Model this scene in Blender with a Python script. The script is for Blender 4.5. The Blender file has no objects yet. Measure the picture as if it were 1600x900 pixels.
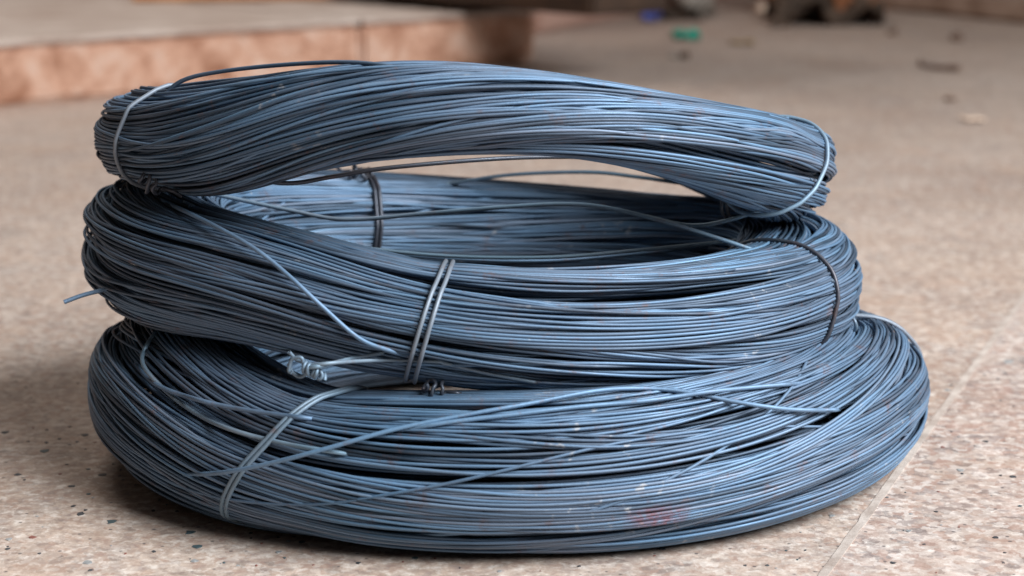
import bpy, bmesh, math
import numpy as np
from mathutils import Vector, noise
from mathutils.bvhtree import BVHTree

# ------------------------------------------------------------------ camera
PITCH, LENS, DIST = 12.0, 70.0, 1.2
TGT = np.array([0.0, 0.0, 0.1])
_p = math.radians(PITCH)
CPOS = TGT + DIST * np.array([0, -math.cos(_p), math.sin(_p)])
CFW = np.array([0, math.cos(_p), -math.sin(_p)])
CUP = np.array([0, math.sin(_p), math.cos(_p)])
FPX = 1600 * LENS / 36.0
scene = bpy.context.scene
col = scene.collection
cam_d = bpy.data.cameras.new('camera')
cam_d.lens = LENS
cam_d.sensor_width = 36.0
cam_d.clip_start = 0.05
cam_d.clip_end = 60
cam_d.dof.use_dof = True
cam_d.dof.focus_distance = 1.07
cam_d.dof.aperture_fstop = 7.6
cam_o = bpy.data.objects.new('camera', cam_d)
cam_o.location = CPOS
cam_o.rotation_euler = (math.radians(90 - PITCH), 0, 0)
col.objects.link(cam_o)
scene.camera = cam_o

# ------------------------------------------------------------------ light
world = bpy.data.worlds.new('World')
scene.world = world
world.use_nodes = True
bg = world.node_tree.nodes['Background']
bg.inputs['Color'].default_value = (0.80, 0.67, 0.58, 1)
bg.inputs['Strength'].default_value = 0.075

def area(name, loc, aim, size, power, color, spread=180):
    l = bpy.data.lights.new(name, 'AREA')
    l.shape = 'RECTANGLE'
    l.size, l.size_y = size
    l.energy = power
    l.color = color
    l.spread = math.radians(spread)
    o = bpy.data.objects.new(name, l)
    o.location = loc
    o.rotation_euler = (Vector(aim) - Vector(loc)).to_track_quat('-Z', 'Y').to_euler()
    col.objects.link(o)
    return o
area('open_doorway_light', (2.4, -1.55, 2.45), (0.1, -0.3, 0.0), (2.9, 2.2), 175, (0.92, 0.97, 1.0), 118)
area('open_roof_light', (-1.3, 2.3, 3.0), (-1.2, 2.3, 0.0), (2.0, 1.4), 44, (1.0, 0.90, 0.82))

scene.view_settings.view_transform = 'Standard'
scene.view_settings.look = 'None'
scene.view_settings.exposure = 0.1
scene.view_settings.gamma = 1.0

# ------------------------------------------------------------------ helpers
rng = np.random.default_rng(11)

def ray(px, py):
    d = CFW * FPX + np.array([1.0, 0, 0]) * (px - 800) + CUP * (450 - py)
    return d / np.linalg.norm(d)

def floor_at(px, py, z=0.0):
    d = ray(px, py)
    t = (z - CPOS[2]) / d[2]
    return CPOS + d * t

def at_y(px, py, Y):
    d = ray(px, py)
    return CPOS + d * ((Y - CPOS[1]) / d[1])

def zfrom(py, Y):
    return at_y(800, py, Y)[2]

def new_obj(name, verts, faces, mat=None, parent=None, smooth=True, attrs=None):
    me = bpy.data.meshes.new(name)
    if isinstance(verts, np.ndarray):
        verts = np.ascontiguousarray(verts, dtype=np.float32)
        faces = np.ascontiguousarray(faces, dtype=np.int32)
        nf, k = faces.shape
        me.vertices.add(len(verts))
        me.vertices.foreach_set('co', verts.ravel())
        me.loops.add(nf * k)
        me.loops.foreach_set('vertex_index', faces.ravel())
        me.polygons.add(nf)
        me.polygons.foreach_set('loop_start', np.arange(0, nf * k, k, dtype=np.int32))
        me.update(calc_edges=True)
    else:
        me.from_pydata([tuple(v) for v in verts], [], faces)
        me.update()
    for k, v in (attrs or {}).items():
        at = me.attributes.new(k, 'FLOAT', 'POINT')
        at.data.foreach_set('value', np.ascontiguousarray(v, dtype=np.float32))
    if smooth:
        me.polygons.foreach_set('use_smooth', np.ones(len(me.polygons), dtype=bool))
    if mat:
        me.materials.append(mat)
    o = bpy.data.objects.new(name, me)
    col.objects.link(o)
    if parent is not None:
        o.parent = parent
        o.matrix_parent_inverse.identity()
        o.location = -Vector(parent_world(parent))
    return o

def parent_world(o):
    w = Vector(o.location)
    while o.parent is not None:
        o = o.parent
        w = w + Vector(o.location)
    return w

def tag(o, label=None, cat=None, group=None, kind=None):
    for k, v in (('label', label), ('category', cat), ('group', group), ('kind', kind)):
        if v:
            o[k] = v
    return o

def empty(name, loc):
    o = bpy.data.objects.new(name, None)
    o.location = loc
    o.empty_display_size = 0.05
    col.objects.link(o)
    return o

# ---- tubes
def tube_arrays(P, r, sides=6, closed=False):
    """P: (S,N,3) curves -> verts (N*S*sides,3), faces"""
    if P.ndim == 2:
        P = P[:, None, :]
    S, N, _ = P.shape
    if closed:
        T = np.roll(P, -1, 0) - np.roll(P, 1, 0)
    else:
        T = np.gradient(P, axis=0)
    T /= np.linalg.norm(T, axis=-1, keepdims=True) + 1e-12
    if closed:
        ref = np.zeros_like(T); ref[..., 2] = 1
        A = np.cross(T, ref); A /= np.linalg.norm(A, axis=-1, keepdims=True) + 1e-12
    else:
        A = np.zeros_like(T)
        a0 = np.cross(T[0], np.array([0.13, 0.31, 0.94]))
        A[0] = a0 / (np.linalg.norm(a0, axis=-1, keepdims=True) + 1e-12)
        for i in range(1, S):
            a = A[i-1] - T[i] * (A[i-1] * T[i]).sum(-1, keepdims=True)
            A[i] = a / (np.linalg.norm(a, axis=-1, keepdims=True) + 1e-12)
    B = np.cross(T, A)
    ang = np.linspace(0, 2*np.pi, sides, endpoint=False)
    r = np.asarray(r)
    if r.ndim == 1:
        r = r[:, None, None, None]
    V = P[:, :, None, :] + r * (np.cos(ang)[:, None] * A[:, :, None, :] + np.sin(ang)[:, None] * B[:, :, None, :])
    V = V.transpose(1, 0, 2, 3).reshape(-1, 3)
    ss = S if closed else S - 1
    n, s, k = np.meshgrid(np.arange(N), np.arange(ss), np.arange(sides), indexing='ij')
    s2 = (s + 1) % S
    k2 = (k + 1) % sides
    f = np.stack([(n*S + s)*sides + k, (n*S + s2)*sides + k, (n*S + s2)*sides + k2, (n*S + s)*sides + k2], -1).reshape(-1, 4)
    f = f[:, ::-1]
    if not closed:
        # end caps as quads (collapsed ring fans through centre vertices)
        caps_v, caps_f = [], []
        base = len(V)
        for i in range(N):
            for end, si in ((0, 0), (1, S - 1)):
                cidx = base + len(caps_v)
                caps_v.append(P[si, i])
                ring = (i*S + si)*sides
                for k in range(0, sides, 2):
                    q = [ring + k, ring + (k+1) % sides, ring + (k+2) % sides, cidx]
                    caps_f.append(q if end == 0 else q[::-1])
        V = np.vstack([V, np.array(caps_v)])
        f = np.vstack([f, np.array(caps_f)])
    return V, f

def spline(pts, n):
    """Catmull-Rom through pts, n samples, evenly spaced along length"""
    pts = np.asarray(pts, float)
    Pp = np.vstack([2*pts[0]-pts[1], pts, 2*pts[-1]-pts[-2]])
    out = []
    for i in range(len(pts)-1):
        p0, p1, p2, p3 = Pp[i:i+4]
        t = np.linspace(0, 1, 24, endpoint=False)[:, None]
        out.append(0.5*((2*p1)+(-p0+p2)*t+(2*p0-5*p1+4*p2-p3)*t*t+(-p0+3*p1-3*p2+p3)*t**3))
    out = np.vstack(out + [pts[-1:]])
    d = np.r_[0, np.cumsum(np.linalg.norm(np.diff(out, axis=0), axis=1))]
    s = np.linspace(0, d[-1], n)
    return np.stack([np.interp(s, d, out[:, k]) for k in range(3)], 1)

# ------------------------------------------------------------------ materials
def mat_new(name):
    m = bpy.data.materials.new(name)
    m.use_nodes = True
    nt = m.node_tree
    b = nt.nodes['Principled BSDF']
    return m, nt, b

def N(nt, t, **kw):
    n = nt.nodes.new(t)
    for k, v in kw.items():
        if k.startswith('i_'):
            n.inputs[int(k[2:])].default_value = v
        else:
            setattr(n, k, v)
    return n

def ramp(nt, src, stops, interp='LINEAR'):
    r = N(nt, 'ShaderNodeValToRGB')
    r.color_ramp.interpolation = interp
    while len(r.color_ramp.elements) < len(stops):
        r.color_ramp.elements.new(0.5)
    for e, (p, c) in zip(r.color_ramp.elements, stops):
        e.position = p
        e.color = (c, c, c, 1) if isinstance(c, (int, float)) else (*c, 1)
    nt.links.new(src, r.inputs[0])
    return r.outputs[0]

def mix(nt, fac, a, b, mode='MIX'):
    m = N(nt, 'ShaderNodeMix', data_type='RGBA', blend_type=mode)
    for sock, v in ((m.inputs[0], fac), (m.inputs[6], a), (m.inputs[7], b)):
        if isinstance(v, (int, float)):
            sock.default_value = v
        elif isinstance(v, tuple):
            sock.default_value = (*v, 1)
        else:
            nt.links.new(v, sock)
    return m.outputs[2]

def noise_tex(nt, scale, detail=4, rough=0.55, vec=None, dist=0.0):
    n = N(nt, 'ShaderNodeTexNoise')
    n.inputs['Scale'].default_value = scale
    n.inputs['Detail'].default_value = detail
    n.inputs['Roughness'].default_value = rough
    n.inputs['Distortion'].default_value = dist
    if vec is not None:
        nt.links.new(vec, n.inputs['Vector'])
    return n.outputs[0]

def wpos(nt):
    return N(nt, 'ShaderNodeNewGeometry').outputs['Position']

def make_wire_mat(name, base, rough=0.4, paint=False):
    m, nt, b = mat_new(name)
    pos = wpos(nt)
    tint = N(nt, 'ShaderNodeAttribute', attribute_name='tint').outputs['Fac']
    c = ramp(nt, tint, [(0.0, tuple(x*0.14 for x in base)), (0.28, tuple(x*0.5 for x in base)), (0.5, base), (0.66, (base[0]*1.15, base[1]*1.12, base[2]*1.08)), (0.78, (base[0]*1.5, base[1]*1.02, base[2]*0.86)), (0.88, (base[0]*1.2, base[1]*1.2, base[2]*1.15)),
                        (1.0, (base[0]*1.35, base[1]*1.3, base[2]*1.28))])
    big = ramp(nt, noise_tex(nt, 9, 3, 0.6, pos), [(0.35, 0.0), (0.7, 1.0)])
    c = mix(nt, mix(nt, 1.0, big, (0.7, 0.7, 0.7), 'MULTIPLY'), c, (base[0]*1.35, base[1]*0.92, base[2]*0.80))
    rust = ramp(nt, noise_tex(nt, 75, 6, 0.75, pos), [(0.57, 0.0), (0.73, 0.65)])
    c = mix(nt, rust, c, (0.16, 0.075, 0.05))
    scuff = ramp(nt, noise_tex(nt, 130, 3, 0.6, pos), [(0.62, 0.0), (0.72, 0.7)])
    zone = ramp(nt, noise_tex(nt, 13, 2, 0.5, pos), [(0.55, 0.0), (0.66, 1.0)])
    sc = mix(nt, 1.0, scuff, zone, 'MULTIPLY')
    c = mix(nt, sc, c, (0.42, 0.42, 0.43))
    if paint:
        pa = N(nt, 'ShaderNodeAttribute', attribute_name='paint').outputs['Fac']
        pa = mix(nt, 1.0, pa, ramp(nt, noise_tex(nt, 260, 4, 0.7, pos), [(0.36, 0.0), (0.56, 1.0)]), 'MULTIPLY')
        c = mix(nt, pa, c, (0.20, 0.06, 0.065))
    nt.links.new(c, b.inputs['Base Color'])
    b.inputs['Metallic'].default_value = 0.45
    rr = ramp(nt, noise_tex(nt, 55, 4, 0.6, pos), [(0.3, rough - 0.07), (0.75, rough + 0.16)])
    nt.links.new(rr, b.inputs['Roughness'])
    bump = N(nt, 'ShaderNodeBump')
    bump.inputs['Strength'].default_value = 0.25
    bump.inputs['Distance'].default_value = 0.0005
    nt.links.new(noise_tex(nt, 500, 3, 0.6, pos), bump.inputs['Height'])
    nt.links.new(bump.outputs[0], b.inputs['Normal'])
    return m

M_WIRE = make_wire_mat('annealed_wire', (0.108, 0.20, 0.318), 0.56, paint=True)
M_TIE = make_wire_mat('tie_wire', (0.14, 0.225, 0.31), 0.55)
M_DARKTIE = make_wire_mat('dark_tie_wire', (0.06, 0.075, 0.10), 0.42)

def make_floor_mat(name, coarse):
    m, nt, b = mat_new(name)
    pos = wpos(nt)
    stain = noise_tex(nt, 1.6, 5, 0.6, pos, 0.4)
    c = ramp(nt, stain, [(0.32, (0.235, 0.15, 0.125)), (0.5, (0.40, 0.31, 0.275)), (0.70, (0.49, 0.41, 0.375))] if coarse else [(0.32, (0.235, 0.155, 0.115)), (0.5, (0.41, 0.315, 0.255)), (0.70, (0.50, 0.415, 0.36))])
    mott = noise_tex(nt, 70, 6, 0.75, pos)
    c = mix(nt, ramp(nt, mott, [(0.38, 0.0), (0.62, 1.0)]), mix(nt, 1.0, c, (0.74, 0.69, 0.65), 'MULTIPLY'), mix(nt, 1.0, c, (1.16, 1.13, 1.10), 'MULTIPLY'))
    fine = noise_tex(nt, 125, 6, 0.78, pos)
    k = 1.0 if coarse else 0.9
    patch = noise_tex(nt, 17, 5, 0.7, pos, 0.5)
    c = mix(nt, ramp(nt, patch, [(0.38, 0.7), (0.53, 0.0)]), c, (0.24, 0.18, 0.15))
    c = mix(nt, ramp(nt, fine, [(0.40, 0.85*k), (0.495, 0.0)]), c, (0.24, 0.165, 0.14))
    c = mix(nt, ramp(nt, fine, [(0.515, 0.0), (0.61, 0.8*k)]), c, (0.66, 0.585, 0.53))
    nv = N(nt, 'ShaderNodeTexNoise')
    nv.inputs['Scale'].default_value = 160
    nv.inputs['Detail'].default_value = 4
    nt.links.new(pos, nv.inputs['Vector'])
    wob = N(nt, 'ShaderNodeVectorMath', operation='SCALE')
    nt.links.new(nv.outputs['Color'], wob.inputs[0])
    wob.inputs['Scale'].default_value = 0.012
    add = N(nt, 'ShaderNodeVectorMath', operation='ADD')
    nt.links.new(pos, add.inputs[0]); nt.links.new(wob.outputs[0], add.inputs[1])
    v = N(nt, 'ShaderNodeTexVoronoi')
    v.inputs['Scale'].default_value = 185 if coarse else 210
    nt.links.new(add.outputs[0], v.inputs['Vector'])
    sep = N(nt, 'ShaderNodeSeparateColor')
    nt.links.new(v.outputs['Color'], sep.inputs[0])
    chipcol = ramp(nt, sep.outputs[0], [(0.0, (0.13, 0.12, 0.125)), (0.10, (0.33, 0.29, 0.28)), (0.24, (0.34, 0.21, 0.17)),
                                        (0.40, (0.62, 0.55, 0.50)), (0.55, (0.44, 0.33, 0.28)), (0.72, (0.50, 0.42, 0.37)), (0.88, (0.70, 0.64, 0.60))], 'CONSTANT')
    wear = ramp(nt, noise_tex(nt, 6, 4, 0.6, pos), [(0.3, 0.15 if coarse else 0.10), (0.7, 0.52 if coarse else 0.45)])
    c = mix(nt, wear, c, chipcol)
    tone = noise_tex(nt, 11, 3, 0.6, pos)
    c = mix(nt, ramp(nt, tone, [(0.5, 0.0), (0.75, 0.35)]), c, (0.42, 0.27, 0.19))
    v2 = N(nt, 'ShaderNodeTexVoronoi')
    v2.inputs['Scale'].default_value = 260
    nt.links.new(pos, v2.inputs['Vector'])
    sep2 = N(nt, 'ShaderNodeSeparateColor')
    nt.links.new(v2.outputs['Color'], sep2.inputs[0])
    few = ramp(nt, sep2.outputs[1], [(0.0, 1.0), (0.045, 0.0)], 'CONSTANT')
    d2 = ramp(nt, v2.outputs['Distance'], [(0.22, 0.8), (0.34, 0.0)])
    c = mix(nt, mix(nt, 1.0, few, d2, 'MULTIPLY'), c, (0.07, 0.06, 0.06))
    nt.links.new(c, b.inputs['Base Color'])
    rr = ramp(nt, mott, [(0.3, 0.5), (0.7, 0.75)])
    nt.links.new(rr, b.inputs['Roughness'])
    bump = N(nt, 'ShaderNodeBump')
    bump.inputs['Strength'].default_value = 0.5
    bump.inputs['Distance'].default_value = 0.0008
    nt.links.new(noise_tex(nt, 220, 4, 0.7, pos), bump.inputs['Height'])
    nt.links.new(bump.outputs[0], b.inputs['Normal'])
    return m

def make_plain(name, c1, c2, scale=20, rough=0.7, bump_s=0.3, bump_d=0.002, c3=None, metallic=0.0):
    m, nt, b = mat_new(name)
    pos = wpos(nt)
    n = noise_tex(nt, scale, 6, 0.65, pos, 0.3)
    stops = [(0.34, c1), (0.62, c2)] if c3 is None else [(0.32, c1), (0.5, c2), (0.68, c3)]
    c = ramp(nt, n, stops)
    nt.links.new(c, b.inputs['Base Color'])
    b.inputs['Roughness'].default_value = rough
    b.inputs['Metallic'].default_value = metallic
    bump = N(nt, 'ShaderNodeBump')
    bump.inputs['Strength'].default_value = bump_s
    bump.inputs['Distance'].default_value = bump_d
    nt.links.new(noise_tex(nt, scale*6, 4, 0.7, pos), bump.inputs['Height'])
    nt.links.new(bump.outputs[0], b.inputs['Normal'])
    return m

M_FLOOR_A = make_floor_mat('worn_terrazzo_fine', False)
M_FLOOR_B = make_floor_mat('worn_terrazzo_coarse', True)
M_STRIP = make_plain('divider_strip', (0.30, 0.235, 0.20), (0.48, 0.41, 0.365), 45, 0.75)
M_RISER = make_plain('pink_plaster', (0.34, 0.15, 0.085), (0.60, 0.34, 0.235), 19, 0.85, 0.8, 0.01, (0.70, 0.50, 0.40))
M_TREAD = make_plain('grey_tread', (0.38, 0.285, 0.235), (0.52, 0.43, 0.375), 8, 0.75)
M_ORANGE = make_plain('orange_wood', (0.42, 0.16, 0.04), (0.55, 0.24, 0.07), 14, 0.5)
M_DARKWOOD = make_plain('dark_wood', (0.022, 0.011, 0.006), (0.05, 0.024, 0.012), 12, 0.55)

# ------------------------------------------------------------------ floor
def slab(name, corners, z0, z1, mat, parent=None):
    n = len(corners)
    v = [(x, y, z0) for x, y in corners] + [(x, y, z1) for x, y in corners]
    f = [tuple(range(n))[::-1], tuple(range(n, 2*n))]
    f += [(i, (i+1) % n, n + (i+1) % n, n + i) for i in range(n)]
    return new_obj(name, v, f, mat, parent, smooth=False)

La, Lb = floor_at(1292, 892)[:2], floor_at(1527, 566)[:2]
ld = (Lb - La) / np.linalg.norm(Lb - La)
ln = np.array([ld[1], -ld[0]])                     # towards +x
HW = 0.0022
P0, P1 = La - ld*2.2, La + ld*14
floor = slab('floor', [(-9, -3), (12, -3), (12, 14), (-9, 14)], -0.06, -0.02, M_FLOOR_A)
tag(floor, kind='structure')
far_l = [(-9, 14), (-9, -3)]
A0, A1 = P0 - ln*HW, P1 - ln*HW
B0, B1 = P0 + ln*HW, P1 + ln*HW
slab_l = slab('terrazzo_slab', [tuple(A0), tuple(A1), (-9, A1[1]), (-9, A0[1])], -0.018, 0.0, M_FLOOR_A, floor)
slab_r = slab('terrazzo_slab', [tuple(B0), (12, B0[1]), (12, B1[1]), tuple(B1)], -0.018, 0.0, M_FLOOR_B, floor)
sn = 900
sv, sf = [], []
for i in range(sn):
    q = P0 + (P1 - P0)*(i/(sn-1))**1.6
    w0 = HW*(1.1 + .5*noise.noise(Vector((i*.9, 0, 3)))); w1 = HW*(1.1 + .5*noise.noise(Vector((i*.9, 7, 3))))
    sv += [(q[0]-ln[0]*w0, q[1]-ln[1]*w0, -.01), (q[0]-ln[0]*w0, q[1]-ln[1]*w0, .0005), (q[0]+ln[0]*w1, q[1]+ln[1]*w1, .0005), (q[0]+ln[0]*w1, q[1]+ln[1]*w1, -.01)]
    if i:
        o_ = 4*i
        sf += [(o_-4+k, o_-3+k, o_+1+k, o_+k) for k in range(3)]
strip = new_obj('divider_strip', sv, sf, M_STRIP, floor, smooth=False)

# dark stone chips set into the slab
chip_mats = [make_plain('chip_black', (0.022, 0.024, 0.03), (0.06, 0.06, 0.065), 300, 0.6),
             make_plain('chip_teal', (0.03, 0.06, 0.07), (0.07, 0.10, 0.11), 300, 0.6),
             make_plain('chip_red', (0.16, 0.05, 0.04), (0.22, 0.08, 0.06), 300, 0.6),
             make_plain('chip_grey', (0.2, 0.2, 0.2), (0.3, 0.3, 0.3), 300, 0.6)]
chip_meshes = {}
def chip_mesh(k, mi):
    if (k, mi) in chip_meshes:
        return chip_meshes[(k, mi)]
    r = np.random.default_rng(100 + k)
    n = 7
    a = np.sort(np.linspace(0, 2*np.pi, n, endpoint=False) + r.uniform(-0.35, 0.35, n))
    rad = r.uniform(0.55, 1.0, n)
    top = np.stack([np.cos(a)*rad, np.sin(a)*rad*r.uniform(0.55, 0.9)], 1)
    v = [(x, y, -1) for x, y in top] + [(x*0.94, y*0.94, 0.0) for x, y in top]
    f = [tuple(range(n, 2*n))] + [(i, (i+1) % n, n+(i+1) % n, n+i) for i in range(n)]
    me = bpy.data.meshes.new('stone_chip')
    me.from_pydata(v, [], f)
    me.materials.append(chip_mats[mi])
    chip_meshes[(k, mi)] = me
    return me
def chip(px, py, size_px, mi):
    p = floor_at(px, py)
    s = size_px * 0.5 * np.linalg.norm(p - CPOS) / FPX
    side = np.dot(np.array(p[:2]) - La, ln)
    par = slab_l if side < 0 else slab_r
    o = bpy.data.objects.new('stone_chip', chip_mesh(int(rng.integers(0, 8)), mi))
    o.scale = (s, s*1.6, 0.0012)
    o.location = (p[0], p[1], 0.0003)
    o.rotation_euler = (0, 0, rng.uniform(-0.5, 0.5))
    col.objects.link(o)
    o.parent = par
for c in [(8, 676, 15, 0), (70, 705, 18, 1), (44, 690, 8, 0), (73, 672, 7, 0), (109, 667, 8, 0), (132, 680, 16, 0), (27, 742, 15, 0),
          (38, 750, 7, 0), (160, 742, 16, 0), (112, 760, 15, 0), (125, 803, 16, 0), (175, 815, 24, 1), (50, 840, 15, 2), (62, 865, 9, 0),
          (14, 843, 12, 3), (12, 858, 10, 0), (212, 758, 9, 0), (114, 791, 9, 0), (136, 879, 21, 3), (142, 891, 12, 0), (298, 832, 24, 1),
          (308, 854, 20, 1), (303, 877, 17, 3), (276, 799, 8, 0), (392, 833, 9, 0), (472, 847, 14, 1), (450, 846, 10, 3), (435, 863, 12, 3),
          (648, 872, 13, 1), (300, 705, 8, 0), (104, 726, 6, 0), (58, 807, 7, 3), (240, 862, 9, 0), (560, 880, 10, 0), (372, 884, 9, 3),
          (1035, 858, 16, 0), (1180, 815, 12, 1), (1300, 806, 16, 3), (1480, 610, 14, 3), (1575, 565, 22, 3), (1582, 745, 14, 0), (1500, 735, 14, 3),
          (1555, 840, 12, 0), (1420, 830, 11, 3), (1395, 880, 12, 0), (1540, 690, 11, 0), (905, 885, 9, 0), (780, 893, 9, 3)]:
    chip(*c)
for i in range(250):
    px, py = rng.uniform(0, 1600), rng.uniform(520, 900)
    chip(px, py, rng.uniform(3.0, 6.5) + 4*rng.random()**4, int(rng.choice([0, 0, 1, 1, 2, 3, 3])))

# ------------------------------------------------------------------ coils
WD = 0.00185            # wire diameter
WR = WD / 2
S = 160                # slices around a coil
TH = np.linspace(0, 2*np.pi, S, endpoint=False)

def fourier4(right, back, left, front):
    """smooth periodic curve through values at 0, 90, 180, 270 degrees"""
    m = (right + back + left + front) / 4
    c1 = (right - left) / 2
    s1 = (back - front) / 2
    c2 = (right + left - back - front) / 4
    return lambda th: m + c1*np.cos(th) + s1*np.sin(th) + c2*np.cos(2*th)

class Coil:
    def __init__(self, cx, cy, Rx, Ry, z, a, b, seed, n, pinch=(), twist=None, obstacles=(), zmin=None, crosser=4, group_amp=0.30, core=0.70, expo=2.3, lump=0.035):
        self.cx, self.cy, self.Rx, self.Ry = cx, cy, Rx, Ry
        self.z, self.a, self.b = z, a, b
        self.pinch, self.expo = pinch, expo
        th = TH
        self.C, self.Nv, self.Bv = self.frame(th)
        r = np.random.default_rng(seed)
        # strands gathered in ribbons that drift round the section as they run
        ng = max(8, n // 11)
        gid = r.integers(0, ng, n)
        gphi = np.linspace(0, 2*np.pi, ng, endpoint=False) + r.uniform(-.15, .15, ng)
        def wander(cnt, amps):
            out = np.zeros((S, cnt))
            for h, am in enumerate(amps, 1):
                out += (r.normal(0, am, cnt) * np.cos(h*th[:, None] + r.uniform(0, 2*np.pi, cnt)))
            return out
        G = wander(ng, (group_amp, group_amp*0.6, group_amp*0.35))
        grho = wander(ng, (0.06, 0.06, 0.05))
        width = 2*np.pi/ng
        phi = gphi[gid] + r.uniform(-.8, .8, n)*width + G[:, gid] + wander(n, (0.06, 0.04, 0.025, 0.012))
        base_rho = r.choice([1.0, 0.9, 0.8], n, p=[.45, .33, .22]) + r.normal(0, .02, n)
        cr = r.choice(n, crosser, replace=False)
        phi[:, cr] += wander(crosser, (0.8, 0.45, 0.25))
        base_rho[cr] = 1.04
        rho = base_rho + grho[:, gid] + wander(n, (0.03, 0.03, 0.02))
        if twist is not None:
            phi = phi + twist(th)[:, None]
        aa, bb = self.sizes(th)
        # lumpy hull
        lumpy = 1 + lump*wander(1, (1, .8, .6, .5))
        self.lumpy = np.clip(lumpy, .9, 1.08)
        p = np.stack([rho*np.cos(phi)*aa[:, None], rho*np.sin(phi)*bb[:, None]], -1).astype(np.float32)
        aaL = (aa[:, None]*self.lumpy).astype(np.float32); bbL = (bb[:, None]*self.lumpy).astype(np.float32)
        hull = (1 + np.clip(0.7*grho, -.055, .03))[:, gid].astype(np.float32)
        iters = 26
        for it in range(iters):
            w = 0.25 if it < iters - 6 else 0.12
            p = (1-2*w)*p + w*(np.roll(p, 1, 0) + np.roll(p, -1, 0))
            for s in range(S):
                q = p[s]
                dx = q[:, 0][:, None] - q[:, 0][None]
                dy = q[:, 1][:, None] - q[:, 1][None]
                d2 = dx*dx + dy*dy
                i, j = np.nonzero(d2 < WD*WD)
                k = i < j
                i, j = i[k], j[k]
                d = np.sqrt(d2[i, j]) + 1e-7
                f = np.minimum(0.38*(WD - d)/d, 6.0)
                px = dx[i, j]*f; py = dy[i, j]*f
                np.add.at(q, (i, 0), px); np.add.at(q, (i, 1), py)
                np.add.at(q, (j, 0), -px); np.add.at(q, (j, 1), -py)
            u, v = p[..., 0]/aaL, p[..., 1]/bbL
            nr = (np.abs(u)**expo + np.abs(v)**expo)**(1/expo) + 1e-6
            hi = hull
            sc = np.where(nr > hi, 1 - 0.7*(1 - hi/nr), np.where(nr < core, 1 + .3*(core/nr - 1), 1.0))
            p *= sc[..., None].astype(np.float32)
            for ob in obstacles:
                W = self.to_world(p)
                push = ob.push_out(W)
                p[..., 0] += (push*self.Nv[:, None]).sum(-1)
                p[..., 1] += (push*self.Bv[:, None]).sum(-1)
            if zmin is not None:
                W = self.to_world(p)
                p[..., 1] += np.maximum(zmin + WR - W[..., 2], 0)
        for _ in range(3):
            p = .5*p + .25*(np.roll(p, 1, 0) + np.roll(p, -1, 0))
        if zmin is not None:
            W = self.to_world(p)
            p[..., 1] += np.maximum(zmin + WR - W[..., 2], 0)
        self.p = p
        self.n = n
        self.W = self.to_world(p)
        self.core = core

    def frame(self, th):
        C = np.stack([self.cx + self.Rx*np.cos(th), self.cy + self.Ry*np.sin(th), self.z(th)], -1)
        e = 1e-4
        C2 = np.stack([self.cx + self.Rx*np.cos(th+e), self.cy + self.Ry*np.sin(th+e), self.z(th+e)], -1)
        T = C2 - C
        T /= np.linalg.norm(T, axis=-1, keepdims=True)
        Nv = np.cross(T, np.array([0, 0, 1.0]))
        Nv /= np.linalg.norm(Nv, axis=-1, keepdims=True)
        Bv = np.cross(Nv, T)
        return C, Nv, Bv

    def sizes(self, th):
        a, b = self.a(th), self.b(th)
        k = np.ones_like(th)
        for t0, amt, w in self.pinch:
            d = (th - t0 + np.pi) % (2*np.pi) - np.pi
            k = k*(1 - amt*np.exp(-(d/w)**2))
        return a*k, b*k

    def to_world(self, p):
        return self.C[:, None] + p[..., :1]*self.Nv[:, None] + p[..., 1:]*self.Bv[:, None]

    def push_out(self, W):
        x, y = (W[..., 0]-self.cx)/self.Rx, (W[..., 1]-self.cy)/self.Ry
        th = np.arctan2(y, x)
        ca, sa = np.cos(th), np.sin(th)
        rc = np.hypot(self.Rx*ca, self.Ry*sa)
        rad = np.hypot(W[..., 0]-self.cx, W[..., 1]-self.cy)
        a, b = self.sizes(th)
        a = a + WR; b = b + WR
        u, v = (rad - rc)/a, (W[..., 2] - self.z(th))/b
        nr = np.sqrt(u*u + v*v) + 1e-6
        k = np.where(nr < 1, (1/nr - 1), 0.0)
        du, dv = np.clip(u*a*k, -.004, .004), np.clip(np.maximum(v, .2)*b*k, 0, .01)
        dirx = (W[..., 0]-self.cx)/(rad+1e-9); diry = (W[..., 1]-self.cy)/(rad+1e-9)
        return 0.6*np.stack([du*dirx, du*diry, dv], -1)

    def build(self, root, n_parts, mat, paint=None):
        r = np.random.default_rng(5)
        tint = np.clip(r.beta(1.35, 1.5, self.n), 0, 1)
        # how much of each strand lies on the outside facing the camera
        out = self.W - self.C[:, None]
        out = out/(np.linalg.norm(out, axis=-1, keepdims=True)+1e-9)
        view = CPOS - self.W
        view /= np.linalg.norm(view, axis=-1, keepdims=True)
        aa, bb = self.sizes(TH)
        rho = np.hypot(self.p[..., 0]/aa[:, None], self.p[..., 1]/bb[:, None])
        score = ((out*view).sum(-1) > 0.0)*np.clip((rho-.86)/.14, 0, 1)
        score = score.mean(0)
        order = np.argsort(-score)
        mask_parts = order[:n_parts]
        for i in mask_parts:
            V, F = tube_arrays(self.W[:, i:i+1], WR, 6, True)
            at = {'tint': np.full(len(V), tint[i])}
            if paint is not None:
                at['paint'] = paint(V)
            new_obj('strand', V, F, mat, root, attrs=at)
        rest = order[n_parts:]
        V, F = tube_arrays(self.W[:, rest], WR, 5, True)
        tn = np.repeat(tint[rest], S*5)
        # strands at the heart of the winding
        k = 76
        al = np.linspace(0, 2*np.pi, k, endpoint=False)
        cs = self.core*(0.93 + .05*np.sin(np.arange(k)*2.4))
        al = al[None] + .25*np.sin(TH[:, None]*2 + np.arange(k)[None]*1.7)
        P = self.C[:, None] + (cs*aa[:, None]*np.cos(al))[..., None]*self.Nv[:, None] + (cs*bb[:, None]*np.sin(al))[..., None]*self.Bv[:, None]
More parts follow.
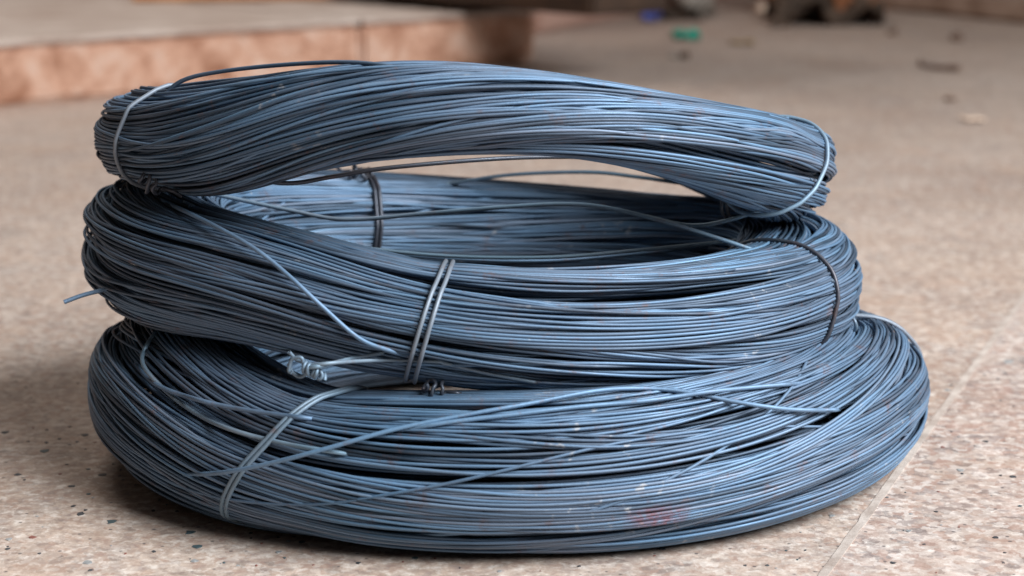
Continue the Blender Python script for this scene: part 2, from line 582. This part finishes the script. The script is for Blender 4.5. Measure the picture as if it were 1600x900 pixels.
        Vc, Fc = tube_arrays(P, WR*1.25, 4, True)
        Fc = Fc + len(V)
        V = np.vstack([V, Vc]); F = np.vstack([F, Fc])
        at = {'tint': np.r_[tn, np.full(len(Vc), .3)]}
        if paint is not None:
            at['paint'] = paint(V)
        o = new_obj('inner_winding', V, F, mat, root, attrs=at)
        o['kind'] = 'stuff'
        # ray-cast surface
        Va, Fa = tube_arrays(self.W, WR, 5, True)
        self.bvh = BVHTree.FromPolygons([Vector(v) for v in Va.tolist()], Fa.tolist())

    def hit(self, px, py, lift=1.2):
        """the point of this coil's surface seen along a sight line, lifted by a wire's width"""
        d = Vector(ray(px, py))
        loc, nrm, idx, dist = self.bvh.ray_cast(Vector(CPOS), d)
        if loc is None:
            loc, nrm, idx, dist = self.bvh.find_nearest(Vector(CPOS) + d*1.08)
        return np.array(loc) - np.array(d)*WR*lift

    def section(self, th):
        f = (th % (2*np.pi))/(2*np.pi)*S
        i = int(np.floor(f)) % S
        t = f - np.floor(f)
        return (1-t)*self.p[i] + t*self.p[(i+1) % S]

    def tie_path(self, t0, slant=0.0, gap=0.0, n=72, phase=0.0, scale=1.0):
        """closed loop of wire pulled round the bundle"""
        q = self.section(t0)
        al = np.linspace(0, 2*np.pi, 240, endpoint=False)
        D = np.stack([np.cos(al), np.sin(al)], -1)
        sup = (q @ D.T).max(0) + WR*2.0 + gap
        for _ in range(2):
            sup = .25*np.roll(sup, 1) + .5*sup + .25*np.roll(sup, -1)
        # hull boundary from support function: h*d + h'*d_perp
        hp = np.gradient(np.r_[sup[-1], sup, sup[0]])[1:-1]/(al[1]-al[0])
        pts = sup[:, None]*D + hp[:, None]*np.stack([-np.sin(al), np.cos(al)], -1)
        for _ in range(3):
            pts = .25*np.roll(pts, 1, 0) + .5*pts + .25*np.roll(pts, -1, 0)
        seg = np.linalg.norm(np.roll(pts, -1, 0)-pts, axis=1)
        d = np.r_[0, np.cumsum(seg)]
        pp = np.vstack([pts, pts[:1]])
        s = np.linspace(0, d[-1], n, endpoint=False)
        pts = np.stack([np.interp(s, d, pp[:, k]) for k in range(2)], 1)
        ang = np.arctan2(pts[:, 1], pts[:, 0])
        th = t0 + slant*np.sin(ang + phase)
        C, Nv, Bv = self.frame(th)
        return C + pts[:, :1]*scale*Nv + pts[:, 1:]*scale*Bv

def wire_part(name, pts, n, parent, mat=None, r=None, closed=False, tint=0.6, wob=0.0):
    P = np.asarray(pts, float) if closed else spline(pts, n)
    if wob:
        k = np.linspace(0, 1, len(P))
        rr = np.random.default_rng(int(abs(P[0, 0])*1e5) + 3)
        for h in (2, 3, 5):
            P = P + wob/h*np.sin(2*np.pi*h*k + rr.uniform(0, 6))[:, None]*rr.normal(0, 1, 3)[None]
    V, F = tube_arrays(P, WR*1.35 if r is None else r, 8, closed)
    return new_obj(name, V, F, mat or M_TIE, parent, attrs={'tint': np.full(len(V), tint)})

def knot_part(center, axis, parent, turns=2.6, rad=0.0042, length=0.010, mat=None, seed=1, tails=True, name='knot'):
    """twisted pigtail: wire coiled about an axis with a curl at its end"""
    r = np.random.default_rng(seed)
    ax = np.array(axis, float); ax /= np.linalg.norm(ax)
    u = np.cross(ax, [0.2, 0.5, 0.8]); u /= np.linalg.norm(u)
    v = np.cross(ax, u)
    t = np.linspace(0, 1, int(16*turns))
    rr = rad*(1 + .25*np.sin(5*t + r.uniform(0, 6)))
    a = 2*np.pi*turns*t + r.uniform(0, 6)
    P = center + (t[:, None]-.5)*length*ax + (rr*np.cos(a))[:, None]*u + (rr*np.sin(a))[:, None]*v
    wv = r.normal(0, 1, P.shape)
    for _ in range(3):
        wv = (np.roll(wv, 1, 0) + 2*wv + np.roll(wv, -1, 0))/4
    P += (.0022 if rad > .003 else .0008)*wv
    if tails:
        e = P[-1]
        P = np.vstack([P, e + .005*ax + .003*u, e + .010*ax - .001*v])
    Ps = spline(P, 110)
    V, F = tube_arrays(Ps, WR*1.1, 8, False)
    return new_obj(name, V, F, mat or M_TIE, parent, attrs={'tint': np.full(len(V), .45)})

# --- bottom coil
_b1 = fourier4(.0405, .018, .0445, .0405)
def bump_at(th, deg, w):
    d = (th - math.radians(deg) + np.pi) % (2*np.pi) - np.pi
    return np.exp(-(d/w)**2)
def b1(th):
    return _b1(th) - .005*bump_at(th, 236, .38)
coil1 = Coil(-.001, 0.0, .2045, .184, lambda th: b1(th) + 0.0015, fourier4(.047, .045, .047, .039), b1, 21, 565,
             pinch=((math.radians(0), .06, .10), (math.radians(242), .05, .07)), zmin=0.0, group_amp=.19, twist=lambda th: .35*np.cos(2*th))
# --- middle coil
R2 = .190
_z2 = fourier4(zfrom(438, 0), zfrom(354, .155), zfrom(372, 0), zfrom(511, -.150))
def z2(th):
    return _z2(th) + .007*bump_at(th, 236, .38)
coil2 = Coil(-.023, 0.003, R2, .152, z2,
             fourier4(.042, .040, .042, .036), fourier4(.036, .030, .037, .029), 33, 478,
             obstacles=(coil1,), group_amp=.20, twist=lambda th: -.45*np.cos(th), pinch=((math.radians(262), .06, .06), (math.radians(334), .05, .08)))
# --- top coil
def twist3(th):
    return 0.95*np.cos(th + 0.12) + .25*np.sin(2*(th - math.radians(268)))
_z3 = fourier4(zfrom(264, 0), zfrom(168, .140), zfrom(210, 0), zfrom(174, -.140))
def z3(th):
    return _z3(th) + .003*bump_at(th, 288, .5) - .009*bump_at(th, 226, .42) + .003*bump_at(th, 85, .5)
coil3 = Coil(-.028, 0.0, .188, .140, z3,
             fourier4(.030, .032, .027, .032), lambda th: fourier4(.0285, .0215, .026, .0225)(th) + .004*bump_at(th, 228, .5) - .003*bump_at(th, 292, .4) + .0015*bump_at(th, 340, .3), 47, 315,
             obstacles=(coil2,), group_amp=.24, twist=twist3, pinch=((math.radians(206), .10, .12), (math.radians(340), .10, .13)), lump=.05)

root1 = empty('wire_coil', (coil1.cx, coil1.cy, 0))
root2 = empty('wire_coil', (coil2.cx, coil2.cy, .09))
root3 = empty('wire_coil', (coil3.cx, coil3.cy, .15))
tag(root1, 'widest blue-grey wire coil lying on the terrazzo floor under two others', 'wire coil', 'stacked coils of binding wire')
tag(root2, 'middle blue-grey wire coil sandwiched in the stack, loose wires crossing its open centre', 'wire coil', 'stacked coils of binding wire')
tag(root3, 'thinnest wire coil arching on top of the stack, a tie at each end', 'wire coil', 'stacked coils of binding wire')

_d = coil1.W.reshape(-1, 3) - CPOS
_z = _d @ CFW
_px, _py = 800 + FPX*_d[:, 0]/_z, 450 - FPX*(_d @ CUP)/_z
_near = np.nonzero(np.hypot(_px - 1020, _py - 815) < 10)[0]
paint_c = coil1.W.reshape(-1, 3)[_near[np.argmin(_z[_near])]]
def paint1(V):
    d = (V - paint_c)/np.array([.012, .02, .006])
    return np.clip(1.6 - (d*d).sum(1), 0, 1)*.7
coil1.build(root1, 140, M_WIRE, paint1)
coil2.build(root2, 130, M_WIRE)
coil3.build(root3, 90, M_WIRE)

# --- ties and loose wires, bottom coil
def path_on(coil, pix, lift=1.4):
    """a wire riding over the strands: sight lines close together, the outermost strands carry it"""
    q = spline([(x, y, 0) for x, y in pix], 90)[:, :2]
    D = np.array([ray(*p) for p in q])
    t = np.array([np.dot(coil.hit(p[0], p[1], 0) - CPOS, d) for p, d in zip(q, D)])
    t = np.minimum(t, np.median(t) + .12)
    pad = np.pad(t, 5, mode='edge')
    m = np.array([pad[i:i+11].min() for i in range(len(t))])
    k = np.hanning(13); k /= k.sum()
    m = np.convolve(np.pad(m, 6, mode='edge'), k, 'valid') - WR*lift*.6
    e = np.linspace(0, 1, len(m))
    w = np.clip(1 - e/.12, 0, 1)**1.5 + np.clip(1 - (1-e)/.12, 0, 1)**1.5
    m = m*(1 - w) + (t + .005)*w
    return CPOS + D*m[:, None]

def loose(coil, root, pix, n=90, lift=1.4, mat=None, tint=.7, r=None):
    return wire_part('loose_wire', path_on(coil, pix, lift), n, root, mat or M_WIRE, tint=tint, r=r)

loose(coil1, root1, [(250, 512), (232, 535), (222, 562), (238, 590), (288, 634), (352, 668), (450, 694), (560, 712)], tint=.9, mat=M_TIE)
loose(coil1, root1, [(282, 742), (350, 738), (430, 722), (520, 698), (620, 670), (730, 648), (830, 630), (930, 611), (1000, 607), (1070, 612), (1150, 628), (1240, 640), (1330, 640)], 140, 1.6, tint=.95)
loose(coil1, root1, [(600, 676), (700, 660), (800, 648), (900, 636), (1010, 626), (1110, 612), (1190, 604), (1260, 598)], 110, 1.4, tint=.95)
loose(coil1, root1, [(205, 560), (240, 598), (300, 622), (380, 640), (500, 656)], 60, 1.6, tint=.5)

def angle_at(coil, px, front=True):
    """angle round the coil whose front (or back) middle shows at that column"""
    th = np.radians(np.linspace(181, 359, 500) if front else np.linspace(1, 179, 500))
    C, _, _ = coil.frame(th)
    d = C - CPOS
    x = 800 + FPX*d[:, 0]/(d @ CFW)
    return th[np.argmin(abs(x - px))]

tA = angle_at(coil1, 470)
t1 = wire_part('tie_wire', coil1.tie_path(tA, slant=.13, phase=-.35), 0, root1, closed=True, tint=.9)
wire_part('tie_wire', coil1.tie_path(tA + .013, slant=.13, phase=-.35), 0, root1, closed=True, tint=.9)
tp = coil1.tie_path(tA, slant=.13, phase=-.35)
k0 = tp[np.argmax(tp[:, 2] + .12*tp[:, 1])] + np.array([0, -.002, .001])
yk = k0[1]
knot_part(at_y(500, 586, -.206), (1, .2, -.7), t1, 2.2, .0021, .006, seed=12, tails=False)
knot_part(at_y(485, 577, -.205), (-.9, .1, .45), t1, 3.0, .0022, .008, seed=5)
knot_part(at_y(463, 571, -.203), (0.2, 1, .2), t1, 1.2, .0046, .004, seed=9, tails=False)
def over(px, py, lift=2.6):
    """a spot just in front of whichever of the two lower coils stands there"""
    q = [c.hit(px, py, lift) for c in (coil1, coil2)]
    return min(q, key=lambda p: np.linalg.norm(p - at_y(px, py, yk)))
wire_part('tie_tail', [at_y(474, 575, -.206), at_y(505, 571, -.207), over(555, 559), over(600, 551)], 40, t1, tint=.9, r=WR*1.25)
wire_part('tie_tail', [at_y(474, 573, -.205), at_y(520, 567, -.207), over(600, 563), over(684, 565, 4.5), over(692, 567, 4.5), over(760, 583), over(840, 598, .5)], 70, t1, tint=.85, r=WR*1.1)

tB = math.radians(2)
t2 = wire_part('tie_wire', coil1.tie_path(tB, slant=-.05), 0, root1, closed=True, tint=.75)
wire_part('tie_wire', coil1.tie_path(tB + .014, slant=-.05), 0, root1, closed=True, tint=.45)
C_, N_, B_ = coil1.frame(np.array([tB]))
kpos = coil1.hit(1322, 506, 3.0)
knot_part(kpos, (-.6, -.6, .1), t2, 3.0, .006, .012, seed=21)
knot_part(kpos + np.array([-.012, .004, -.002]), (.2, .9, .4), t2, 2.2, .0058, .010, seed=23)

# --- ties and loose wires, middle coil
tC = angle_at(coil2, 668)
t3 = wire_part('tie_wire', coil2.tie_path(tC, slant=.03), 0, root2, closed=True, tint=.8)
wire_part('tie_wire', coil2.tie_path(tC + .022, slant=.03), 0, root2, closed=True, tint=.8)
knot_part(coil2.hit(680, 594, 2.5) + np.array([0, 0, -.004]), (1, .1, -.3), t3, 2.4, .0035, .012, mat=M_DARKTIE, seed=31)
tD = angle_at(coil2, 560, False)
t4 = wire_part('tie_wire', coil2.tie_path(tD), 0, root2, M_DARKTIE, closed=True, tint=.4)
wire_part('tie_wire', coil2.tie_path(tD - .02), 0, root2, M_DARKTIE, closed=True, tint=.4)
C_, N_, B_ = coil2.frame(np.array([tD + .05]))
knot_part(C_[0] + B_[0]*.034 - N_[0]*.020, (-.8, -.3, .2), t4, 3, .005, .014, mat=M_DARKTIE, seed=35)
tE = math.radians(-26)
t5 = wire_part('tie_wire', coil2.tie_path(tE, slant=.05), 0, root2, M_DARKTIE, closed=True, tint=.4)

e0, e1 = coil2.hit(1305, 441, 1.5), coil2.hit(290, 300, 2.0)
def between(p0, p1, pix):
    """points strung between two fixed ends, seen at the given pixels"""
    out = [p0]
    x0, x1 = pix[0][0], pix[-1][0]
    for (x, y) in pix[1:-1]:
        t = (x - x0)/(x1 - x0)
        out.append(at_y(x, y, p0[1] + (p1[1]-p0[1])*t))
    return out + [p1]
wire_part('loose_wire', between(e0, coil2.hit(300, 296, 2.0), [(1305, 441), (1180, 392), (1050, 350), (950, 325), (880, 319), (780, 324), (660, 334), (540, 343), (450, 328), (300, 296)]), 140, root2, M_TIE, tint=1.0)
wire_part('loose_wire', between(coil2.hit(285, 316, 1.6), coil2.hit(1150, 376, 1.6), [(285, 316), (360, 342), (450, 366), (560, 386), (700, 400), (860, 402), (1000, 391), (1150, 376)]), 120, root2, M_TIE, tint=.9, r=WR*1.25)
wire_part('loose_wire', between(coil2.hit(295, 322, 1.6), coil2.hit(1120, 384, 1.6), [(295, 322), (370, 349), (460, 372), (570, 391), (710, 404), (860, 407), (1000, 395), (1120, 384)]), 120, root2, M_WIRE, tint=.6)
loose(coil2, root2, [(250, 312), (330, 350), (400, 390), (450, 430), (500, 476), (560, 528), (610, 548), (655, 560)], 100, 2.2, tint=.95)
p_ = coil2.hit(165, 452, 1.0)
wire_part('loose_wire', [p_ + np.array([.02, .01, .004]), p_, at_y(130, 461, p_[1]-.004), at_y(100, 472, p_[1]-.008)], 30, root2, M_WIRE, tint=.6)

# --- ties and loose wires, top coil
tF = angle_at(coil3, 258)
t6 = wire_part('tie_wire', coil3.tie_path(tF, slant=.05), 0, root3, closed=True, tint=.8)
kb = coil3.hit(228, 266, 1.5)
knot_part(at_y(236, 284, kb[1]), (.8, 0, -.5), t6, 3, .0045, .012, mat=M_DARKTIE, seed=41)
tG = math.radians(-19)
t7 = wire_part('tie_wire', coil3.tie_path(tG, slant=.12, gap=.001), 0, root3, closed=True, tint=.95)
g0 = coil3.hit(1268, 280, 1.6)
wire_part('tie_tail', between(g0, at_y(1095, 352, g0[1]+.01), [(1268, 280), (1230, 308), (1180, 331), (1130, 346), (1095, 352)]) +
          [at_y(1060, 350, g0[1]+.014), at_y(1010, 338, g0[1]+.02)], 60, t7, tint=.9)
knot_part(at_y(1148, 322, g0[1]+.012), (.5, .8, .2), t7, 2.4, .0062, .010, mat=M_DARKTIE, seed=44)
wire_part('loose_wire', between(coil3.hit(250, 156, -1), coil3.hit(660, 112, -3), [(250, 156), (285, 126), (350, 111), (460, 100), (560, 98), (660, 112)]), 80, root3, M_WIRE, tint=.25)
wire_part('loose_wire', between(coil3.hit(330, 264, -3.0), at_y(1060, 262, -.02), [(330, 282), (440, 286), (520, 276), (600, 263), (760, 249), (880, 245), (980, 249), (1060, 262)]), 110, root3, M_DARKTIE, tint=.6)
wire_part('loose_wire', between(coil2.hit(700, 287, 1.0), coil3.hit(1268, 270, 1.8), [(700, 283), (800, 273), (920, 269), (1000, 277), (1090, 289), (1160, 289), (1220, 281), (1268, 270)]), 110, root3, M_TIE, tint=.9)
for i, (x, y, s) in enumerate([(166, 224, .011), (172, 258, .009), (176, 190, .009)]):
    c = at_y(x, y, coil3.cy)
    a = np.linspace(-.2, np.pi + .4, 14) + np.pi/2
    P = c + np.stack([np.cos(a)*s*.9 + .006, np.sin(a)*.004*(i-1) + 0*a, np.sin(a)*s*.6], 1)
    P = np.vstack([P[0] + [.03, -.01, .0], P, P[-1] + [.03, -.008, 0]])
    wire_part('loose_wire', P, 50, root3, M_DARKTIE, tint=.5)

# ------------------------------------------------------------------ step, kerb and cabinet behind
F0, FJ = floor_at(0, 168), floor_at(566, 121)
sd = (FJ - F0)/np.linalg.norm(FJ - F0)
F1 = F0 + sd*((floor_at(838, 98)[0] - F0[0])/sd[0])
F00 = F0 - sd*3
H = at_y(0, 62, F0[1])[2]
step = empty('step', tuple(FJ))
tag(step, kind='structure')
def prism(name, base, z0, z1, mat, parent, bev=.006, rough=0.0):
    bm = bmesh.new()
    vs = [bm.verts.new((x, y, z0)) for x, y in base]
    f = bm.faces.new(vs)
    r = bmesh.ops.extrude_face_region(bm, geom=[f])
    for v in r['geom']:
        if isinstance(v, bmesh.types.BMVert):
            v.co.z = z1
    bmesh.ops.recalc_face_normals(bm, faces=bm.faces)
    if bev:
        bmesh.ops.bevel(bm, geom=list(bm.edges), offset=bev, segments=2, affect='EDGES')
    if rough:
        for _ in range(7):
            ed = [e for e in bm.edges if e.calc_length() > .035 and min(v.co.y for v in e.verts) < F1[1] + .25 and max(v.co.x for v in e.verts) > F0[0] - .4]
            if not ed:
                break
            bmesh.ops.subdivide_edges(bm, edges=ed, cuts=1, use_grid_fill=True)
        for v in bm.verts:
            if v.co.z > .01:
                d = noise.noise(v.co*14) + .6*noise.noise(v.co*33)
                v.co.y += rough*d
                v.co.z += rough*.5*noise.noise(v.co*21 + Vector((5, 1, 2))) - rough*.3
    me = bpy.data.meshes.new(name)
    bm.to_mesh(me); bm.free()
    me.materials.append(mat)
    o = bpy.data.objects.new(name, me)
    col.objects.link(o)
    if parent is not None:
        o.parent = parent
        o.location = -parent_world(parent)
    return o
sp = np.array([-sd[1], sd[0]])                      # away from the camera
def block(p, q, far, front=0.0):
    p, q = p[:2], q[:2]
    return [tuple(p - sp*front), tuple(q - sp*front), tuple(q + sp*far), tuple(p + sp*far)]
prism('riser', block(F00, FJ - sd*.0015, 3.0), 0.0, H - .009, M_RISER, step, .008, .006)
prism('riser', block(FJ + sd*.0015, F1, 3.0), 0.0, H - .009, M_RISER, step, .008, .006)
prism('tread', block(F00, FJ - sd*.002, 3.0, .004), H - .009, H, M_TREAD, step, .003, .005)
prism('tread', block(FJ + sd*.002, F1 + sd*.004, 3.0, .004), H - .009, H, M_TREAD, step, .003, .005)

# orange-brown threshold board lying on the step
o1 = floor_at(205, 3, H); o2 = floor_at(345, 1, H)
prism_c = [(o1[0], o1[1]), (o2[0] + .25, o2[1] + .02), (o2[0] + .25, o2[1] + .18), (o1[0], o1[1] + .16)]
brd = prism('wooden_board', prism_c, H + .0005, H + .03, M_ORANGE, None, .004)
tag(brd, 'orange brown wooden board lying on the grey step', 'board')

# second low wall running off behind the recess
G0 = floor_at(838, 56); G1 = floor_at(1060, 14)
gd = (G1 - G0)/np.linalg.norm(G1 - G0)
gn = np.array([-gd[1], gd[0]])
wall = prism('low_wall', [tuple(G0[:2]), tuple(G0[:2] + gd[:2]*6), tuple(G0[:2] + gd[:2]*6 + gn*1.0), tuple(G0[:2] + gn*1.0)], 0, .5, make_plain('dull_pink_plaster', (0.36, 0.2, 0.15), (0.46, 0.29, 0.23), 9, .85), None, .01)
tag(wall, 'dull pink plastered wall behind the scattered litter', 'wall')

# dark cabinet on the step, added so that its overhang shades the riser
ca = FJ + sd*.21
box_root = empty('shade_box', (ca[0], ca[1], H))
tag(box_root, 'very dark brown wooden cabinet added over the step edge to shade its riser', 'box')
prism('box_body', block(ca, F1 - sd*.004, 5*.1, .34), H + .012, H + .75, M_DARKWOOD, box_root, .006)
for q_ in (ca + sd*.05, F1 - sd*.06):
    for f_ in (.06, .42):
        m_ = q_[:2] + sp*f_
        prism('foot', [(m_[0]-.025, m_[1]-.025), (m_[0]+.025, m_[1]-.025), (m_[0]+.025, m_[1]+.025), (m_[0]-.025, m_[1]+.025)], H, H + .012, M_DARKWOOD, box_root, .002)

# kerb at the far right
K0, K1 = floor_at(1372, 14), floor_at(1640, 42)
kd = (K1 - K0)/np.linalg.norm(K1 - K0)
kn = np.array([-kd[1], kd[0]])
K0 = K0 - kd*.6
kerb = prism('kerb', [tuple(K0[:2]), tuple(K0[:2] + kd[:2]*4), tuple(K0[:2] + kd[:2]*4 + kn*1.2), tuple(K0[:2] + kn*1.2)], 0, .05, make_plain('worn_kerb', (0.2, 0.12, 0.08), (0.4, 0.29, 0.23), 10, .8), None, .01)
tag(kerb, kind='structure')

# ------------------------------------------------------------------ litter on the floor behind
def lump_obj(name, px, py, size, mat, label, cat, seed, flat=.5, amp=.35, parent=None, freq=2.2, dz=0.0, group=None, sub=3):
    p = floor_at(px, py)
    bm = bmesh.new()
    bmesh.ops.create_icosphere(bm, subdivisions=sub, radius=1.0)
    off = Vector((seed*3.7, seed*1.3, seed*2.1))
    for v in bm.verts:
        n = noise.noise(v.co*freq + off) + .5*noise.noise(v.co*freq*2.3 + off)
        v.co *= 1 + amp*n
        v.co = Vector((v.co.x*size[0], v.co.y*size[1], v.co.z*size[2]))
    zm = min(v.co.z for v in bm.verts)
    cut = zm*(1-flat)
    for v in bm.verts:
        v.co.z = max(v.co.z, cut) - cut + .0006 + dz
        v.co.x += p[0]; v.co.y += p[1]
    me = bpy.data.meshes.new(name)
    bm.to_mesh(me); bm.free()
    me.materials.append(mat)
    me.polygons.foreach_set('use_smooth', np.ones(len(me.polygons), dtype=bool))
    o = bpy.data.objects.new(name, me)
    col.objects.link(o)
    if parent is not None:
        o.parent = parent
        o.location = -parent_world(parent)
    elif label:
        tag(o, label, cat, group)
    return o

def crumple(name, px, py, w, d, h, mat, label, cat, seed, n=16, parent=None):
    """thin crumpled sheet"""
    p = floor_at(px, py)
    v, f = [], []
    for side in (0, 1):
        for i in range(n):
            for j in range(n):
                x, y = i/(n-1)-.5, j/(n-1)-.5
                q = Vector((x*4 + seed, y*4 - seed*.7, seed*.3))
                edge = 1 + .25*noise.noise(q*1.3)
                z = h*max(0, .35 + noise.noise(q) + .45*noise.noise(q*2.4)) + .001
                v.append((p[0] + x*w*edge, p[1] + y*d*edge, z + .0012*side))
    nn = n*n
    for i in range(n-1):
        for j in range(n-1):
            a = i*n+j
            f.append((a, a+1, a+n+1, a+n)); f.append((nn+a, nn+a+n, nn+a+n+1, nn+a+1))
    rim = [i*n for i in range(n)] + [(n-1)*n + j for j in range(1, n)] + [i*n + n-1 for i in range(n-2, -1, -1)] + [j for j in range(n-2, 0, -1)]
    for a, b_ in zip(rim, rim[1:] + rim[:1]):
        f.append((a, b_, nn+b_, nn+a))
    o = new_obj(name, v, f, mat, parent)
    bm = bmesh.new(); bm.from_mesh(o.data); bmesh.ops.recalc_face_normals(bm, faces=bm.faces); bm.to_mesh(o.data); bm.free()
    if parent is None:
        tag(o, label, cat)
    return o

M_GREEN = make_plain('green_plastic', (0.0, 0.24, 0.17), (0.01, 0.36, 0.26), 40, .35)
M_BLUE = make_plain('blue_plastic', (0.07, 0.10, 0.42), (0.12, 0.17, 0.55), 40, .4)
M_TAN = make_plain('dry_leaf', (0.26, 0.17, 0.09), (0.36, 0.25, 0.14), 40, .7)
M_SOOT = make_plain('sooty_cloth', (0.020, 0.014, 0.010), (0.09, 0.055, 0.036), 30, .9)
M_GREYBAG = make_plain('grey_bag', (0.16, 0.13, 0.11), (0.30, 0.26, 0.22), 25, .6)
M_RUSTY = make_plain('rust_brown_cloth', (0.16, 0.05, 0.02), (0.34, 0.14, 0.06), 25, .7)
M_CREAM = make_plain('cream_scrap', (0.62, 0.45, 0.34), (0.75, 0.58, 0.46), 60, .6)
M_BROWN = make_plain('brown_twig', (0.10, 0.055, 0.036), (0.17, 0.10, 0.07), 60, .8)

crumple('plastic_scrap', 1071, 60, .052, .10, .020, M_GREEN, 'small bright green plastic scrap lying on the floor', 'scrap', 3)
crumple('plastic_scrap', 1016, 33, .040, .08, .022, M_BLUE, 'small blue plastic scrap beside the grey bag', 'scrap', 7)
crumple('dry_leaf', 1160, 69, .045, .06, .006, M_TAN, 'faded tan leaf lying flat on the floor', 'leaf', 5)
lump_obj('pebble', 1070, 92, (.009, .010, .008), M_SOOT, 'larger of two dark pebbles near the green scrap', 'pebble', 2)
lump_obj('pebble', 1054, 91, (.008, .010, .005), M_GREYBAG, 'smaller grey pebble touching the larger dark one', 'pebble', 4)
lump_obj('crumpled_bag', 1075, 24, (.055, .10, .05), M_GREYBAG, 'crumpled grey bag lying by the pink wall', 'bag', 6, amp=.6)
crumple('cloth_rag', 1052, 29, .12, .16, .022, M_SOOT, 'black rag spread in front of the crumpled grey bag', 'rag', 9)
crumple('cloth_rag', 1290, 34, .26, .30, .075, M_SOOT, 'wide sooty black rag under the rust brown heap', 'rag', 12, 22)
lump_obj('cloth_heap', 1238, 18, (.085, .12, .06), M_RUSTY, 'rust brown crumpled cloth heap on the sooty rag', 'cloth', 8, amp=.6, dz=.02)
crumple('cloth_heap', 1338, 30, .11, .16, .075, M_RUSTY, 'flat rust brown scrap of cloth at the rag edge', 'cloth', 15)
lump_obj('paper_scrap', 1190, 20, (.014, .02, .014), M_CREAM, 'cream paper scrap left of the rust brown heap', 'paper', 3, dz=.001)
lump_obj('paper_scrap', 1224, 26, (.014, .016, .012), M_CREAM, 'cream paper scrap leaning on the rust brown heap', 'paper', 11, dz=.018)
for (x, y, s, lb) in [(1395, 54, .010, 'small brown pebble near the sooty rag'), (1495, 63, .013, 'round brown pebble beyond the bent twig')]:
    lump_obj('pebble', x, y, (s, s*1.3, s*.7), M_BROWN, lb, 'pebble', int(x) % 7)
lump_obj('pebble', 1484, 157, (.009, .014, .003), M_BROWN, 'flat dark pebble on the floor between twig and pale chip', 'pebble', 5)
a, b_, c_, d_ = floor_at(1432, 90), floor_at(1440, 104), floor_at(1466, 109), floor_at(1497, 112)
P = [a*.3 + b_*.7 + [0, 0, .008], b_ + [0, 0, .004], c_ + [0, 0, .004], d_ + [0, 0, .006]]
V, F = tube_arrays(spline(P, 40), np.linspace(.0025, .0055, 40), 8)
tag(new_obj('twig', V, F, M_BROWN), 'bent brown twig lying on the floor', 'twig')
crumple('paper_scrap', 1521, 189, .028, .030, .004, M_CREAM, 'pale pinkish paper chip lying alone on bare floor', 'paper', 19)
